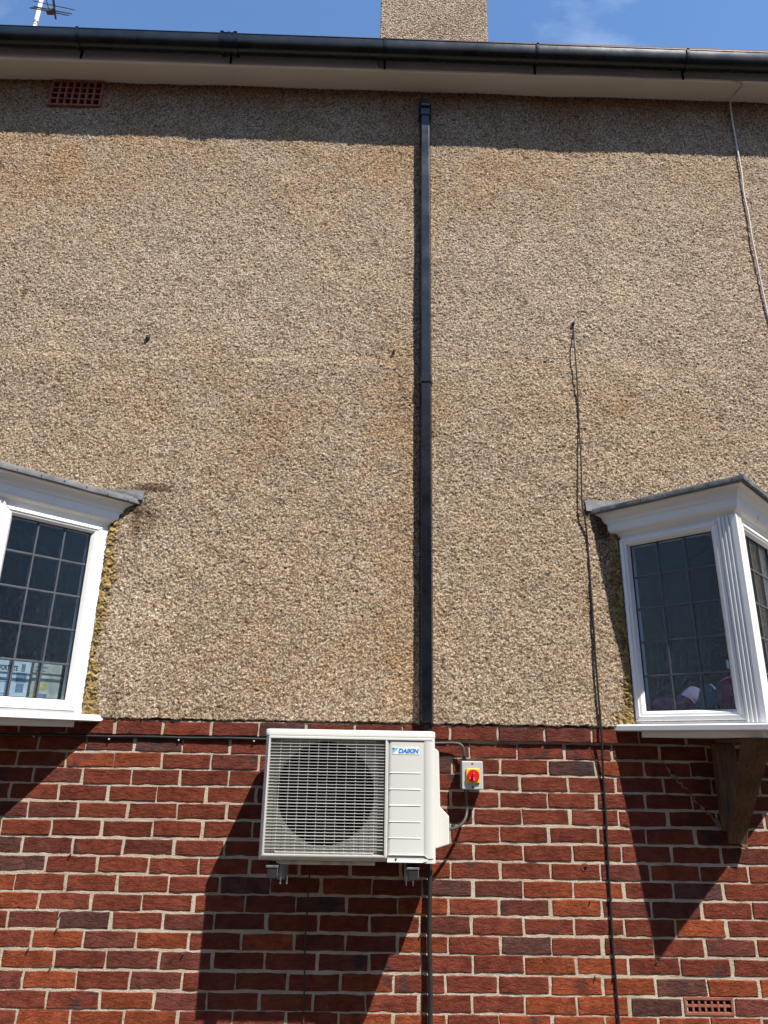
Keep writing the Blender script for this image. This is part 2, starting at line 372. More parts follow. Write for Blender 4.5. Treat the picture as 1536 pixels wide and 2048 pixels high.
# --- pebbledash: real relief over the whole stretch the photograph sees
RES = .0050
px_x = np.arange(-2.75, 2.75, RES); pz_z = np.arange(.036, HTOP, RES)
X, Z = np.meshgrid(px_x, pz_z)
X = X + rng.uniform(-.0014, .0014, X.shape); Zj = Z + rng.uniform(-.0014, .0014, X.shape)
d, val = voro(X, Zj, .0088, 5)
hgt = np.sqrt(np.clip(1 - (d / .72) ** 2, 0, 1)) * (.0022 + .0052 * val) + rng.uniform(0, .0018, X.shape)
hgt += .0014 * vnoise(X, Zj, .035, 1) + .003 * vnoise(X, Zj, .16, 2) + .004 * vnoise(X, Zj, .55, 3)
for cx_, cz_, sx_, sz_ in ((-1.19, 1.06, .075, .06), (-1.24, .95, .03, .1), (1.19, 1.03, .06, .06), (-1.22, .12, .035, .05)):
    hgt = hgt - .009 * np.exp(-((X - cx_) / sx_) ** 2 - ((Z - cz_) / sz_) ** 2) * (.8 + .6 * vnoise(X, Z, .04, 77))
seam = 1.985 + .006 * vnoise(X, Z * 0, .12, 78)
hgt = hgt + .0022 * np.tanh((seam - Z) / .012)
Y = -.016 - hgt
edge = .010 * vnoise(X, Zj * 0, .03, 8) + .006 * vnoise(X, Zj * 0, .009, 9)
Zf = Zj + np.where(Z < .042, edge * .6, 0); Zf[0, :] = np.minimum(Zf[0, :], .043); Y[0, :] = .002
hole = np.zeros(X.shape, bool)
hole |= (X > -2.150) & (X < -1.832) & (Z > 3.805) & (Z < 4.0)
for a, b in bays: hole |= (X > a + .01) & (X < b - .01) & (Z > .07) & (Z < 1.09)
keep = ~(hole[:-1, :-1] | hole[1:, 1:])
me = grid_mesh('pebbledash', X, Y, Zf, keep)
def rot(a): return X * math.cos(a) - Z * math.sin(a), X * math.sin(a) + Z * math.cos(a)
n1 = .6 * vnoise(*rot(.6), .75, 21) + .5 * vnoise(*rot(1.3), .43, 24); n2 = .7 * vnoise(*rot(.9), .26, 22) + .4 * vnoise(*rot(.3), .15, 25); n3 = .8 * vnoise(*rot(.5), .085, 23) + .4 * vnoise(*rot(1.1), .05, 26)
fb = .55 * n1 + .3 * n2 + .25 * n3
st = np.ones(X.shape + (3,)) * (1.0 + .09 * fb + .05 * n3)[..., None]
def blend(mask, col):
    global st
    mask = np.clip(mask, 0, 1)[..., None]; st = st * (1 - mask + mask * np.array(col))
gs = lambda cx, cz, sx, sz: np.exp(-((X - cx) / sx) ** 2 - ((Z - cz) / sz) ** 2)
blend(np.clip(fb * 1.0 + .12, 0, 1), (.95, .90, .83))                                  # ochre washes
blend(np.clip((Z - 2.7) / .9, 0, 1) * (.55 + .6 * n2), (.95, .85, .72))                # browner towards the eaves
blend(np.clip((Z - 3.66) / .3 + .35 * n3 + .2 * n2, 0, 1) * .8, (.56, .46, .37))       # blotchy staining plus soffit shade painted into the colour
for c in ((.1, 1.75, .16, .5, .5), (.12, .75, .13, .7, .38), (-.25, .3, .5, .25, .3), (.55, 3.3, .9, .3, .35), (-.6, 1.4, .35, .5, .25), (-1.9, 3.3, .6, .35, .35), (1.35, 1.75, .12, .1, .5)):
    blend(gs(*c[:4]) * c[4] * (1.1 + .9 * n3 + .4 * n2), (.90, .75, .58))              # rusty damp marks
for c in ((-1.15, .6, .16, .6, .9), (1.3, 2.6, .7, .8, .4), (-1.4, 2.4, .9, .6, .3), (-.55, 3.26, .07, .03, .9), (.17, 3.22, .08, .025, .9), (1.35, 3.05, .03, .05, .8), (-.5, 2.3, .5, .5, .25)):
    blend(gs(*c[:4]) * c[4] * (1 + .5 * n3), (1.14, 1.17, 1.22))                       # washed paler
for c in ((-1.2, 1.02, .07, .07), (-1.16, 1.2, .1, .022), (-1.22, .10, .03, .05), (1.2, 1.03, .06, .06), (1.15, 1.19, .1, .02), (1.1, 1.12, .03, .06)):
    blend(gs(*c) * (1.0 + 1.2 * n3 + .6 * rng.normal(0, 1, X.shape)), (.42, .37, .33))  # crumbling dark edges by the bays
blend(np.exp(-((Z - seam) / .016) ** 2) * (.35 + .5 * n2), (.72, .64, .55))            # faint day joint
blend(np.clip((seam - Z) / .25, 0, 1) * np.clip((Z - 1.2) / .6, 0, 1) * (.4 + .5 * n2), (.93, .86, .77))
for c in ((-1.185, 1.07, .085, .055), (-1.17, 1.19, .12, .014), (-1.25, .96, .03, .10), (1.2, 1.04, .05, .06)):
    blend(gs(*c) * (1.3 + .9 * n3), (.74, .71, .68))
blend(np.clip(vnoise(X, Z, .02, 31) * vnoise(X, Z, .05, 32) * 4 - 1.4, 0, 1), (.55, .48, .42))
att = me.color_attributes.new('stain_shade', 'FLOAT_COLOR', 'POINT')
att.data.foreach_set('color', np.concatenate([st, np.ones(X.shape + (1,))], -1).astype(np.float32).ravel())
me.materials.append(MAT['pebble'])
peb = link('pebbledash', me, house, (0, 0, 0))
peb['label'] = 'tan pebbledash render with rusty damp marks'
for a, b in ((HX0, -2.745), (2.745, HX1)):
    MB().box(a, b, -.022, .0125, .036, HTOP).build('pebbledash', 'pebble_far', house)

# --- brickwork
ROWX = [-1.2, -1.33, -1.414, -1.323, -1.423, -1.547, -1.428, -1.546, -1.428, -1.554, -1.435, -1.562, -1.441, -1.335, -1.452, -1.343, -1.454]
DZ = [-.0753, -.07, -.072, -.0712, -.0724, -.0746, -.0749, -.0742, -.0729, -.0733, -.072, -.074, -.0732, -.076, -.0723, -.069]
rowz = [0.0]
for q in DZ: rowz.append(rowz[-1] + q)
while rowz[-1] > -1.54: rowz.append(rowz[-1] - .0735); ROWX.append(ROWX[len(ROWX) - 2] + random.uniform(-.006, .006))
mx_, mz_ = np.meshgrid(np.arange(-2.3, 2.3, .009), np.arange(-1.583, .037, .0075))
my_ = .0019 - .0007 * vnoise(mx_, mz_, .05, 41) - .0007 * vnoise(mx_, mz_, .018, 42) - rng.uniform(0, .0005, mx_.shape)
mw = link('brick_wall', None, None, (0, 0, 0)); bpy.data.objects.remove(mw)
mh = (mx_ > 1.374) & (mx_ < 1.570) & (mz_ > -1.119) & (mz_ < -1.068)
me = grid_mesh('mortar_bed', mx_, my_, mz_, ~(mh[:-1, :-1] & mh[1:, 1:])); me.materials.append(MAT['mortar'])
for p in me.polygons: p.use_smooth = True
bwall = link('brick_wall', me, house, (0, 0, 0)); bwall['label'] = 'red brick base wall with cream mortar'
MB().box(HX0, -2.3, .006, .0125, -1.583, .036).build('mortar_bed', 'mortar', house)
MB().box(2.3, HX1, .006, .0125, -1.583, .036).build('mortar_bed', 'mortar', house)
def brick_mesh(k, w=.2150, h=.0628):
    r = random.Random(100 + k); mb = MB()
    nx, nz = 6, 2; out = []
    pts = [(-w / 2 + w * i / nx, -h / 2) for i in range(nx)] + [(w / 2, -h / 2 + h * i / nz) for i in range(nz)] + \
          [(w / 2 - w * i / nx, h / 2) for i in range(nx)] + [(-w / 2, h / 2 - h * i / nz) for i in range(nz)]
    j = lambda s: r.uniform(-s, s)
    ring0 = [(x + j(.0024), .05, z + j(.0022)) for x, z in pts]
    ring1 = [(x + j(.0008), .0008 + j(.0006), z + j(.0008)) for (x, _, z) in ring0]
    ring2 = []
    for x, z in pts:
        sx = 1 - .005 / w * r.uniform(.5, 1.8); sz = 1 - .005 / h * r.uniform(.4, 1.9)
        ring2.append((x * sx + j(.001), -.0022 + j(.0008), z * sz + j(.0009)))
    mb.rings([ring0, ring1, ring2], caps=False)
    n = len(pts); mb.f.append(tuple(range(2 * n, 3 * n)))
    return mb
BR = []
for k in range(12):
    mb = brick_mesh(k); me = bpy.data.meshes.new('brick'); me.from_pydata(mb.v, [], mb.f)
    bm = bmesh.new(); bm.from_mesh(me)
    bmesh.ops.triangulate(bm, faces=[f for f in bm.faces if len(f.verts) > 4]); bmesh.ops.recalc_face_normals(bm, faces=bm.faces)
    if sum(f.normal.y * f.calc_area() for f in bm.faces) > 0: bmesh.ops.reverse_faces(bm, faces=bm.faces)
    bm.to_mesh(me); bm.free(); me.materials.append(MAT['brick']); BR.append(me)
def tone(z):
    t = random.random(); low = min(1, max(0, (-z - .45) / .6))
    if t < .05: c = (.085, .038, .032)
    elif t < .20: c = (.115, .036, .026)
    elif t < .58: c = (.138, .036, .023)
    elif t < .97 - .36 * low: c = (.156, .040, .023)
    else: c = (.190, .048, .022)
    k = random.uniform(.92, 1.2) * (1 + .15 * low)
    return tuple(min(.6, q * k) for q in c)
singles, rest = [], []
for k, z in enumerate(rowz):
    n0 = int((-5.1 - ROWX[k]) / .225)
    for n in range(n0, 46):
        xc = ROWX[k] + (n + .5) * .225
        if xc > 5.05: break
        if k == 15 and abs(xc - 1.4695) < .05: continue      # the low air brick sits here
        ok = any(0 <= proj((xc + dx, 0, z + dz_))[0] <= 1536 and proj((xc + dx, 0, z + dz_))[1] <= 2048 for dx in (-.105, .105) for dz_ in (-.03, .03))
        (singles if ok else rest).append((k, xc, z))
print('single bricks', len(singles))
for k, xc, z in singles:
    o = bpy.data.objects.new('brick', random.choice(BR)); scene.collection.objects.link(o); o.parent = bwall
    o.location = (xc + random.uniform(-.004, .004), (-.017 if k == 0 else 0) + random.uniform(-.0012, .0018), z + random.uniform(-.002, .002))
    o.rotation_euler = (random.uniform(-.01, .01), random.uniform(-.006, .006), random.uniform(-.006, .006))
    o.scale = (1 + random.uniform(-.02, .01), 1, 1 + random.uniform(-.05, .03)); o.color = (*tone(z), 1)
mb = MB(); tones = []
for k, xc, z in rest:
    src = random.choice(BR); o = len(mb.v); yy = -.017 if k == 0 else 0
    mb.v += [(v.co.x + xc, v.co.y + yy, v.co.z + z) for v in src.vertices]; mb.f += [tuple(i + o for i in p.vertices) for p in src.polygons]
    tones += [(*tone(z), 1)] * len(src.vertices)
me = bpy.data.meshes.new('brick_courses'); me.from_pydata(mb.v, [], mb.f); me.materials.append(MAT['brick_joined'])
at = me.color_attributes.new('tone', 'FLOAT_COLOR', 'POINT'); at.data.foreach_set('color', np.array(tones, np.float32).ravel())
link('brick_courses', me, bwall, (0, 0, 0), kind='stuff')
# projecting course: the mortar between its bricks stands forward too
MB().box(HX0, HX1, -.0135, .011, -.030, .0345).build('projecting_course_mortar', 'mortar', bwall)

# --- air bricks (parts of the house)
def air_brick(x0, x1, z0, z1, yf, nx, nz, bw, wx, wz, label):
    yb_ = .0084; mb = MB(); mb.box(x0, x1, yf, yb_, z0, z0 + bw).box(x0, x1, yf, yb_, z1 - bw, z1)
    mb.box(x0, x0 + bw, yf, yb_, z0 + bw, z1 - bw).box(x1 - bw, x1, yf, yb_, z0 + bw, z1 - bw)
    W, H = x1 - x0 - 2 * bw, z1 - z0 - 2 * bw
    for i in range(1, nx): c = x0 + bw + W * i / nx; mb.box(c - wx, c + wx, yf + .003, yb_, z0 + bw, z1 - bw)
    for i in range(1, nz): c = z0 + bw + H * i / nz; mb.box(x0 + bw, x1 - bw, yf + .0035, yb_, c - wz, c + wz)
    o = mb.build('air_brick', 'terracotta', house, bevel=.0015); o['label'] = label
    MB().box(x0 + bw * .5, x1 - bw * .5, .0085, .0115, z0 + bw * .5, z1 - bw * .5).build('dark_void', 'fan', o)
air_brick(-2.160, -1.822, 3.795, 4.008, -.034, 7, 4, .013, .006, .005, 'terracotta air brick under the soffit')
air_brick(1.366, 1.578, -1.127, -1.060, -.003, 7, 2, .011, .005, .005, 'terracotta air brick low in the brickwork')

# --- eaves
MB().box(HX0, HX1, -.157, .0, 4.016, 4.030).build('soffit', 'soffit', house)
MB().box(HX0, HX1, -.174, -.1575, 4.013, 4.19).build('fascia', 'fascia', house)
for xj in (-1.265, 1.9):
    MB().box(xj - .004, xj + .004, -.165, -.022, 4.0135, 4.0165).build('soffit_joint', 'soffit', house)
roof = MB()
T = math.radians(38); ct, s_t = math.cos(T), math.sin(T)
for k in range(17):
    a, b = k * .27, k * .27 + .30
    for sgn in (1, -1):
        y = lambda q: (-.25 + q * ct) if sgn > 0 else (7.03 - q * ct)
        z = lambda q: 4.16 + q * s_t
        roof.rings([[(HX0 - .1, y(a), z(a) + .03), (HX0 - .1, y(b), z(b) + .008), (HX0 - .1, y(b), z(b) - .01), (HX0 - .1, y(a), z(a) + .012)],
                    [(HX1 + .1, y(a), z(a) + .03), (HX1 + .1, y(b), z(b) + .008), (HX1 + .1, y(b), z(b) - .01), (HX1 + .1, y(a), z(a) + .012)]])
ro = roof.build('roof', 'tile', house)
cl, crr = px(760, 78, 1.16).x, px(977, 82, 1.16).x
MB().box(cl, crr, 1.16, 1.95, 4.8, 8.2).box(cl - .05, crr + .05, 1.11, 2.0, 8.0, 8.12).build('chimney', 'pebble_far', ro, bevel=.012)

# --- triangular bay windows
def bay(cx, jamb, label, left):
    A0, A1 = cx - W_BAY, cx + W_BAY; q = 1 / R2
    fx = [lambda s, n, z: (A0 + s * q - n * q, -s * q - n * q, z), lambda s, n, z: (A1 - s * q + n * q, -s * q - n * q, z)]
    def sect(prof):     # mitred sweep round the bay
        return [[(A0 - n * R2, 0, z) for n, z in prof], [(cx, -W_BAY - n * R2, z) for n, z in prof], [(A1 + n * R2, 0, z) for n, z in prof]]
    LEN = W_BAY * R2
    fr = MB()
    for f in fx:
        m = MB(f)
        m.box(-.02, jamb, -.07, 0, .053, 1.0)                    # wall jamb
        m.box(jamb, .532, -.07, -.001, .968, 1.0).box(jamb, .532, -.07, -.001, .053, .066)
        fr.v, fr.f = fr.v + m.v, fr.f + [tuple(i + len(fr.v) for i in q_) for q_ in m.f]
    win = fr.build('bay_window', 'upvc', house, org=(cx, 0, .053), bevel=.003); win['label'] = label
    gs0 = jamb + .048
    for fi, f in enumerate(fx):
        a0, a1, b0, b1 = jamb + .002, .530, .068, .966; ins_s, ins_b = .047, .046
        def loop(i, n): return [(a0 + i, n, b0 + i), (a1 - i * .9, n, b0 + i), (a1 - i * .9, n, b1 - i * .8), (a0 + i, n, b1 - i * .8)]
        sm = MB(f); sm.rings([loop(0, -.06), loop(0, .008), loop(.004, .012), loop(.020, .013), loop(.024, .009), loop(.034, .007), loop(.046, -.010), loop(.046, -.06)], caps=False)
        sm.build('sash', 'upvc', win)
        lo_, li_ = loop(.004, .0135), loop(.023, .0135)
        for i in range(4):
            pa, pb_ = Vector(lo_[i]), Vector(li_[i]); dd = (pb_ - pa).normalized().cross(Vector((0, 1, 0))) * .0006
            MB(f).rings([[tuple(pa + dd), tuple(pb_ + dd), tuple(pb_ - dd), tuple(pa - dd)], [tuple(v + Vector((0, .0008, 0))) for v in (pa + dd, pb_ + dd, pb_ - dd, pa - dd)]]).build('mitre_joint', 'screw', win)
        g0, g1, h0, h1 = a0 + .046, a1 - .0414, b0 + .046, b1 - .0368
        for i in range(3):
            for j in range(5):
                s0, s1 = g0 + (g1 - g0) * i / 3, g0 + (g1 - g0) * (i + 1) / 3; z0, z1 = h0 + (h1 - h0) * j / 5, h0 + (h1 - h0) * (j + 1) / 5
                MB(f).box(s0 + .0005, s1 - .0005, -.0245, -.0205, z0 + .0005, z1 - .0005).build('pane', 'glass', win)
        for i in (1, 2):
            s0 = g0 + (g1 - g0) * i / 3
            MB(f).box(s0 - .0042, s0 + .0042, -.021, -.0155, h0, h1).box(s0 - .0042, s0 + .0042, -.0385, -.036, h0, h1).build('lead_bar', 'came', win, bevel=.0018)
        for j in (1, 2, 3, 4):
            z0 = h0 + (h1 - h0) * j / 5
            MB(f).box(g0, g1, -.0215, -.016, z0 - .0042, z0 + .0042).box(g0, g1, -.038, -.0355, z0 - .0042, z0 + .0042).build('lead_bar', 'came', win, bevel=.0018)
        MB(f).box(g0, g1, -.0205, -.012, h1 - .003, h1 + .004).box(g0, g1, -.0205, -.012, h0 - .004, h0 + .003)\
             .box(g0 - .004, g0 + .003, -.0205, -.012, h0, h1).box(g1 - .003, g1 + .004, -.0205, -.012, h0, h1).build('gasket', 'rubber', win)
    # fluted corner post
    half = [(.531, -.05), (.531, .010), (.540, .016)]
    s0 = .543
    for k in range(3):
        half += [(s0, .016), (s0 + .004, .009), (s0 + .012, .009), (s0 + .0135, .016)]; s0 += .0175
    half += [(LEN + .010, .016)]
    P1 = [fx[0](s, n, 0)[:2] for s, n in half[:-1]]; P2 = [fx[1](s, n, 0)[:2] for s, n in half[:-1]][::-1]
    tip = (cx, -W_BAY - .016 * R2)
    MB().slab(P1 + [tip] + P2, .056, .982).build('corner_post', 'upvc', win)
    # sill, board under it, cornice, lead roof
    MB().rings(sect([(-.09, .022), (.062, .022), (.069, .026), (.069, .046), (.063, .052), (-.09, .0525)])).build('sill', 'upvc', win)
    MB().slab([(A0 + .03, -.002), (cx, -W_BAY + .02), (A1 - .03, -.002)], -.004, .0215).build('under_board', 'fascia', win)
    MB().slab([(A0 + .07, .28), (A0 + .07, .0), (cx, -W_BAY + .10), (A1 - .07, 0), (A1 - .07, .28)], .061, .068).build('inner_sill', 'upvc', win)
    prof = [(-.04, .982), (.003, .982), (.006, .990), (.012, .998), (.024, 1.003), (.033, 1.010), (.036, 1.022), (.037, 1.052), (.042, 1.057), (.045, 1.061), (.046, 1.068),
            (.052, 1.082), (.062, 1.094), (.076, 1.101), (.079, 1.104), (.079, 1.116), (-.04, 1.116)]
    MB().rings(sect(prof)).build('cornice', 'upvc', win)
    ld = MB(); pr = [(.094, 1.104), (.100, 1.107), (.101, 1.128), (.097, 1.134), (.085, 1.136)]
    inn = [(.090, 1.104), (.092, 1.108), (.093, 1.120), (.05, 1.122), (.0, 1.124)]
    n_seg = 14; rs = []
    def along(t, n, z):
        a = Vector((A0 - n * R2, -.004, z)); b = Vector((cx, -W_BAY - n * R2, z)); c = Vector((A1 + n * R2, -.004, z))
        return a.lerp(b, t * 2) if t < .5 else b.lerp(c, t * 2 - 1)
    rr = random.Random(int(cx * 100))
    for k in range(2 * n_seg + 1):
        t = k / (2 * n_seg); w1, w2 = rr.uniform(-.002, .002), rr.uniform(-.002, .002)
        rs.append([tuple(along(t, n + (w1 if i < 3 else 0), z + (w2 if i < 2 else 0))) for i, (n, z) in enumerate(pr + inn[::-1])])
    ld.rings(rs)
    tp = [tuple(along(k / (2 * n_seg), .086, 1.1355)) for k in range(2 * n_seg + 1)]; base = len(ld.v)
    ridge = [(cx + (k / (2 * n_seg) * 2 - 1) * .50, -.022, 1.168) for k in range(2 * n_seg + 1)]
    ld.rings([tp, ridge], closed=False)
    lo = ld.build('lead_roof', 'lead', win, smooth=True)
    up = MB(); K = 16
    top = [(cx + (k / K * 2 - 1) * .56, -.029 + rr.uniform(-.003, .002), 1.184 + rr.uniform(-.006, .006)) for k in range(K + 1)]
    mid = [(p[0], -.033 + rr.uniform(-.002, .002), 1.158 + rr.uniform(-.003, .003)) for p in top]
    bot = [(p[0] * 1 + 0, -.036, 1.125 + rr.uniform(-.005, .005)) for p in top]; back = [(p[0], -.010, 1.15) for p in top]
    up.rings([[a, b, c, d_] for a, b, c, d_ in zip(top, mid, bot, back)])
    up.build('flashing', 'lead', win)
    for side in (0, 1):
        for k in range(7):
            t = .06 + k * .068; t = t if side == 0 else 1 - t
            p = along(t, .1005, 1.118 + rr.uniform(-.004, .004)); nrm = Vector((-q, -q, 0)) if side == 0 else Vector((q, -q, 0))
            MB().tube([p, p + nrm * .003], .0032, 6).build('lead_nail', 'screw', lo)
    # old foam filler down the wall joint
    for side in (-1, 1):
        zs = np.linspace(.046, 1.03, 300); us = np.linspace(0, 1, 22); ZZ, UU = np.meshgrid(zs, us)
        wid = .030 + .020 * vnoise(zs, zs * 0, .07, 60 + side) + .014 * vnoise(zs, zs * 0, .018, 63) + .01 * vnoise(zs, zs * 0, .008, 64) + .035 * np.exp(-((zs - .07) / .06) ** 2) + .018 * np.exp(-((zs - .8) / .12) ** 2)
        xo = (A0 + .012) if side < 0 else (A1 - .012)
        XX = xo + side * UU * (wid[None, :] + .012)
        YY = -.012 - .015 * (1 - UU) ** .7 - .006 * vnoise(XX, ZZ, .015, 71) - .009 * (1 - voro(XX, ZZ, .012, 72)[0]) - .003 * rng.uniform(0, 1, XX.shape); YY[-1, :] = -.008
        fm = grid_mesh('foam_filler', XX, YY, ZZ); fm.materials.append(MAT['foam'])
        link('foam_filler', fm, win, (0, 0, 0))
    return win, fx
winL, fxL = bay(CX_L, .062, 'white bay window on the left with printed packs behind the glass', True)
winR, fxR = bay(CX_R, .036, 'white bay window on the right with soft toys behind the glass', False)
# window furniture on the right casement
MB(fxR[0]).box(.462, .480, -.075, -.045, .29, .33).box(.466, .476, -.075, -.062, .26, .30).build('window_handle', 'zinc', winR, bevel=.003)

# ------------------------------------------------------------------ timber bracket under the right bay (and its twin)
def timber_bracket(cx, label):
    t = thing('timber_bracket', label, 'bracket', (cx, -.02, -.46), 'timber brackets under the bays')
    MB().box(cx - .047, cx + .047, -.052, -.004, -.405, -.028).build('upright', 'timber', t, bevel=.003)
    b = MB(); w = .044
    b.rings([[(x, -.052, -.385), (x, -.052, -.455), (x, -.075, -.395), (x, -.395, -.005), (x, -.30, -.005)] for x in (cx - w, cx + w)])
    b.build('brace', 'timber', t, bevel=.003)
    MB().prism([(cx - .046, -.37), (cx + .046, -.37), (cx + .044, -.475), (cx + .02, -.47)], -.052, -.012).build('foot_block', 'timber', t, bevel=.003)
    MB().box(cx - .046, cx + .046, -.40, -.053, -.024, -.0045).build('bearer', 'timber', t, bevel=.003)
    return t
timber_bracket(CX_R, 'wooden bracket with sloping brace under the right bay window')

# ------------------------------------------------------------------ things behind the glass
def pack(s0, s1, z1, n, m, label, text=None):
    t = thing('printed_pack', label, 'pack', Vector(fxL[1](s1, n, .069)), 'printed packs on the left window sill')
    MB(fxL[1]).box(s0, s1, n - .03, n, .069, z1).build('box', m, t, bevel=.002)
    pr = MB(fxL[1]); pn = n + .0008
    w = s1 - s0
    def rect(a, b, c, d): pr.box(s1 - w * b, s1 - w * a, n, pn, .069 + (z1 - .069) * c, .069 + (z1 - .069) * d)
    return t, pr, rect
t, pr, rect = pack(.262, .402, .288, -.075, 'card', 'white pack with dark heading behind the left window, middle of three')
for k in range(5): rect(.08 + k * .15, .19 + k * .15, .10, .20)
rect(.06, .40, .55, .565); rect(.06, .36, .51, .523); rect(.06, .5, .28, .29); rect(.62, .86, .32, .50); rect(.58, .9, .52, .72); rect(.70, .82, .74, .9)
pr.build('print', 'print_blue', t)
def text_mesh(body, size, mt, parent, org, ex, ez, name, shear=0, bold=0, depth=.0006, width=None):
    cu = bpy.data.curves.new(name, 'FONT'); cu.body = body; cu.size = size; cu.shear = shear; cu.offset = bold; cu.extrude = 0
    ob = bpy.data.objects.new(name, cu); scene.collection.objects.link(ob); dg = bpy.context.evaluated_depsgraph_get()
    me = bpy.data.meshes.new_from_object(ob.evaluated_get(dg)); bpy.data.objects.remove(ob)
    ex, ez, org = Vector(ex), Vector(ez), Vector(org); nn = ex.cross(ez)
    w = max(v.co.x for v in me.vertices); k = (width / w) if width else 1
    for v in me.vertices: x, y = v.co.x * k, v.co.y; v.co = org + ex * x + ez * y + nn * depth - ORG[parent]
    me.materials.clear(); me.materials.append(MAT[mt]); return link(name, me, parent, ORG[parent])
q = 1 / R2
text_mesh('FORTNITE', .030, 'print_dark', t, fxL[1](.398, -.075, .234), (q, q, 0), (0, 0, 1), 'lettering', bold=.0012, width=.078)
t, pr, rect = pack(.122, .252, .281, -.070, 'card2', 'cream and gold pack behind the left window, nearest the wall')
rect(.15, .55, .42, .55); rect(.1, .3, .2, .34); pr.build('print', 'print_gold', t)
pr = MB(fxL[1]); rect2 = lambda a, b, c, d: pr.box(.252 - .13 * b, .252 - .13 * a, -.07, -.0689, .069 + .212 * c, .069 + .212 * d)
rect2(.06, .5, .88, .91); rect2(.06, .42, .80, .83); rect2(.3, .6, .16, .33); pr.build('print', 'print_blue', t)
t, pr, rect = pack(.412, .545, .292, -.080, 'card', 'white pack with blue patch behind the left window, beside the post')
rect(.55, .85, .45, .75); rect(.08, .5, .6, .62); pr.build('print', 'print_dark', t)
def blob(name, c, r, m, label, cat, seed, squash=(1, 1, 1), parent=None):
    bm = bmesh.new(); bmesh.ops.create_icosphere(bm, subdivisions=4, radius=1); rr = random.Random(seed); ph = [rr.uniform(0, 6) for _ in range(6)]
    for v in bm.verts:
        n = v.co.copy(); k = 1 + .10 * math.sin(3 * n.x + ph[0]) + .08 * math.sin(4 * n.z + ph[1]) + .06 * math.sin(5 * n.y + ph[2])
        v.co = Vector((n.x * squash[0], n.y * squash[1], n.z * squash[2])) * (r * k)
    me = bpy.data.meshes.new(name); bm.to_mesh(me); bm.free(); me.materials.append(MAT[m])
    me.polygons.foreach_set('use_smooth', [True] * len(me.polygons))
    zmin = min(v.co.z for v in me.vertices)
    if parent: return link(name, me, parent, Vector(c))
    o = link(name, me, None, Vector((c[0], c[1], .0685 - zmin))); return tag(o, label, cat, 'soft toys on the right window sill')
pt = lambda s, n: fxR[0](s, n, 0)
blob('soft_toy', pt(.455, -.15), .095, 'crimson', 'round crimson soft toy behind the right window, nearest the corner post', 'soft toy', 1)
blob('soft_toy', pt(.17, -.13), .075, 'pink', 'pink soft toy behind the right window, nearest the wall', 'soft toy', 2, (1.3, .8, .8))
blob('soft_toy', pt(.33, -.15), .062, 'teal', 'teal soft toy between the pink and crimson ones behind the glass', 'soft toy', 3, (1, .8, 1.2))
blob('soft_toy', pt(.23, -.22), .066, 'lilac', 'pale lilac soft toy behind the pink one inside the right window', 'soft toy', 4, (1.2, .7, 1.15))

# ------------------------------------------------------------------ gutter
gt = thing('gutter', 'black half-round plastic gutter along the white fascia', 'gutter', (0, -.24, 4.03))
def gz(x): return 4.119 - .0043 * x
def gsec(x, o=0.0, lip=.006):
    pts = []
    cy, ry, rz = -.2435, .0535 + o, .086 + o
    zt = gz(x)
    pts.append((x, cy + ry, zt)); n = 14
    for k in range(n + 1):
        a = math.pi * k / n; sx = math.cos(a); sz = math.sin(a)
        pts.append((x, cy + ry * math.copysign(abs(sx) ** .85, sx), zt - .004 - rz * sz ** .9))
    pts += [(x, cy - ry - lip * .5, zt - .002), (x, cy - ry - lip * .3, zt + .003), (x, cy - ry + .004, zt + .003)]
    for k in range(n, -1, -1):
        a = math.pi * k / n; sx = math.cos(a); sz = math.sin(a)
        pts.append((x, cy + (ry - .003) * math.copysign(abs(sx) ** .85, sx), zt - .004 - (rz - .003) * sz ** .9))
    return pts
MAT['gutter'] = simple('gutter_plastic', (.008, .0095, .0095), .26, .55, 9, .0006, 25)
MB().rings([gsec(x) for x in np.linspace(HX0, HX1, 41)]).build('channel', 'gutter', gt, smooth=True)
def clip(x, w, o=.007):
    c = MB().rings([gsec(x - w, o, .008), gsec(x + w, o, .008)]); c.box(x - .007, x + .007, -.196, -.1905, gz(x) - .125, gz(x) - .02); return c
for xg in (px(150, 75, -.3).x, px(770, 97, -.3).x, px(1077, 110, -.3).x, px(1380, 122, -.3).x, -2.9, 2.85):
    clip(xg, .008).build('gutter_clip', 'black', gt, smooth=True)
xu = px(456, 82, -.3).x
un = clip(xu, .046, .004); un.rings([gsec(xu - .052, .011, .012), gsec(xu - .030, .011, .012)]).rings([gsec(xu + .030, .011, .012), gsec(xu + .052, .011, .012)]); un.rings([gsec(xu - .005, .008, .010), gsec(xu + .005, .008, .010)])
un.build('gutter_union', 'black', gt, smooth=True)

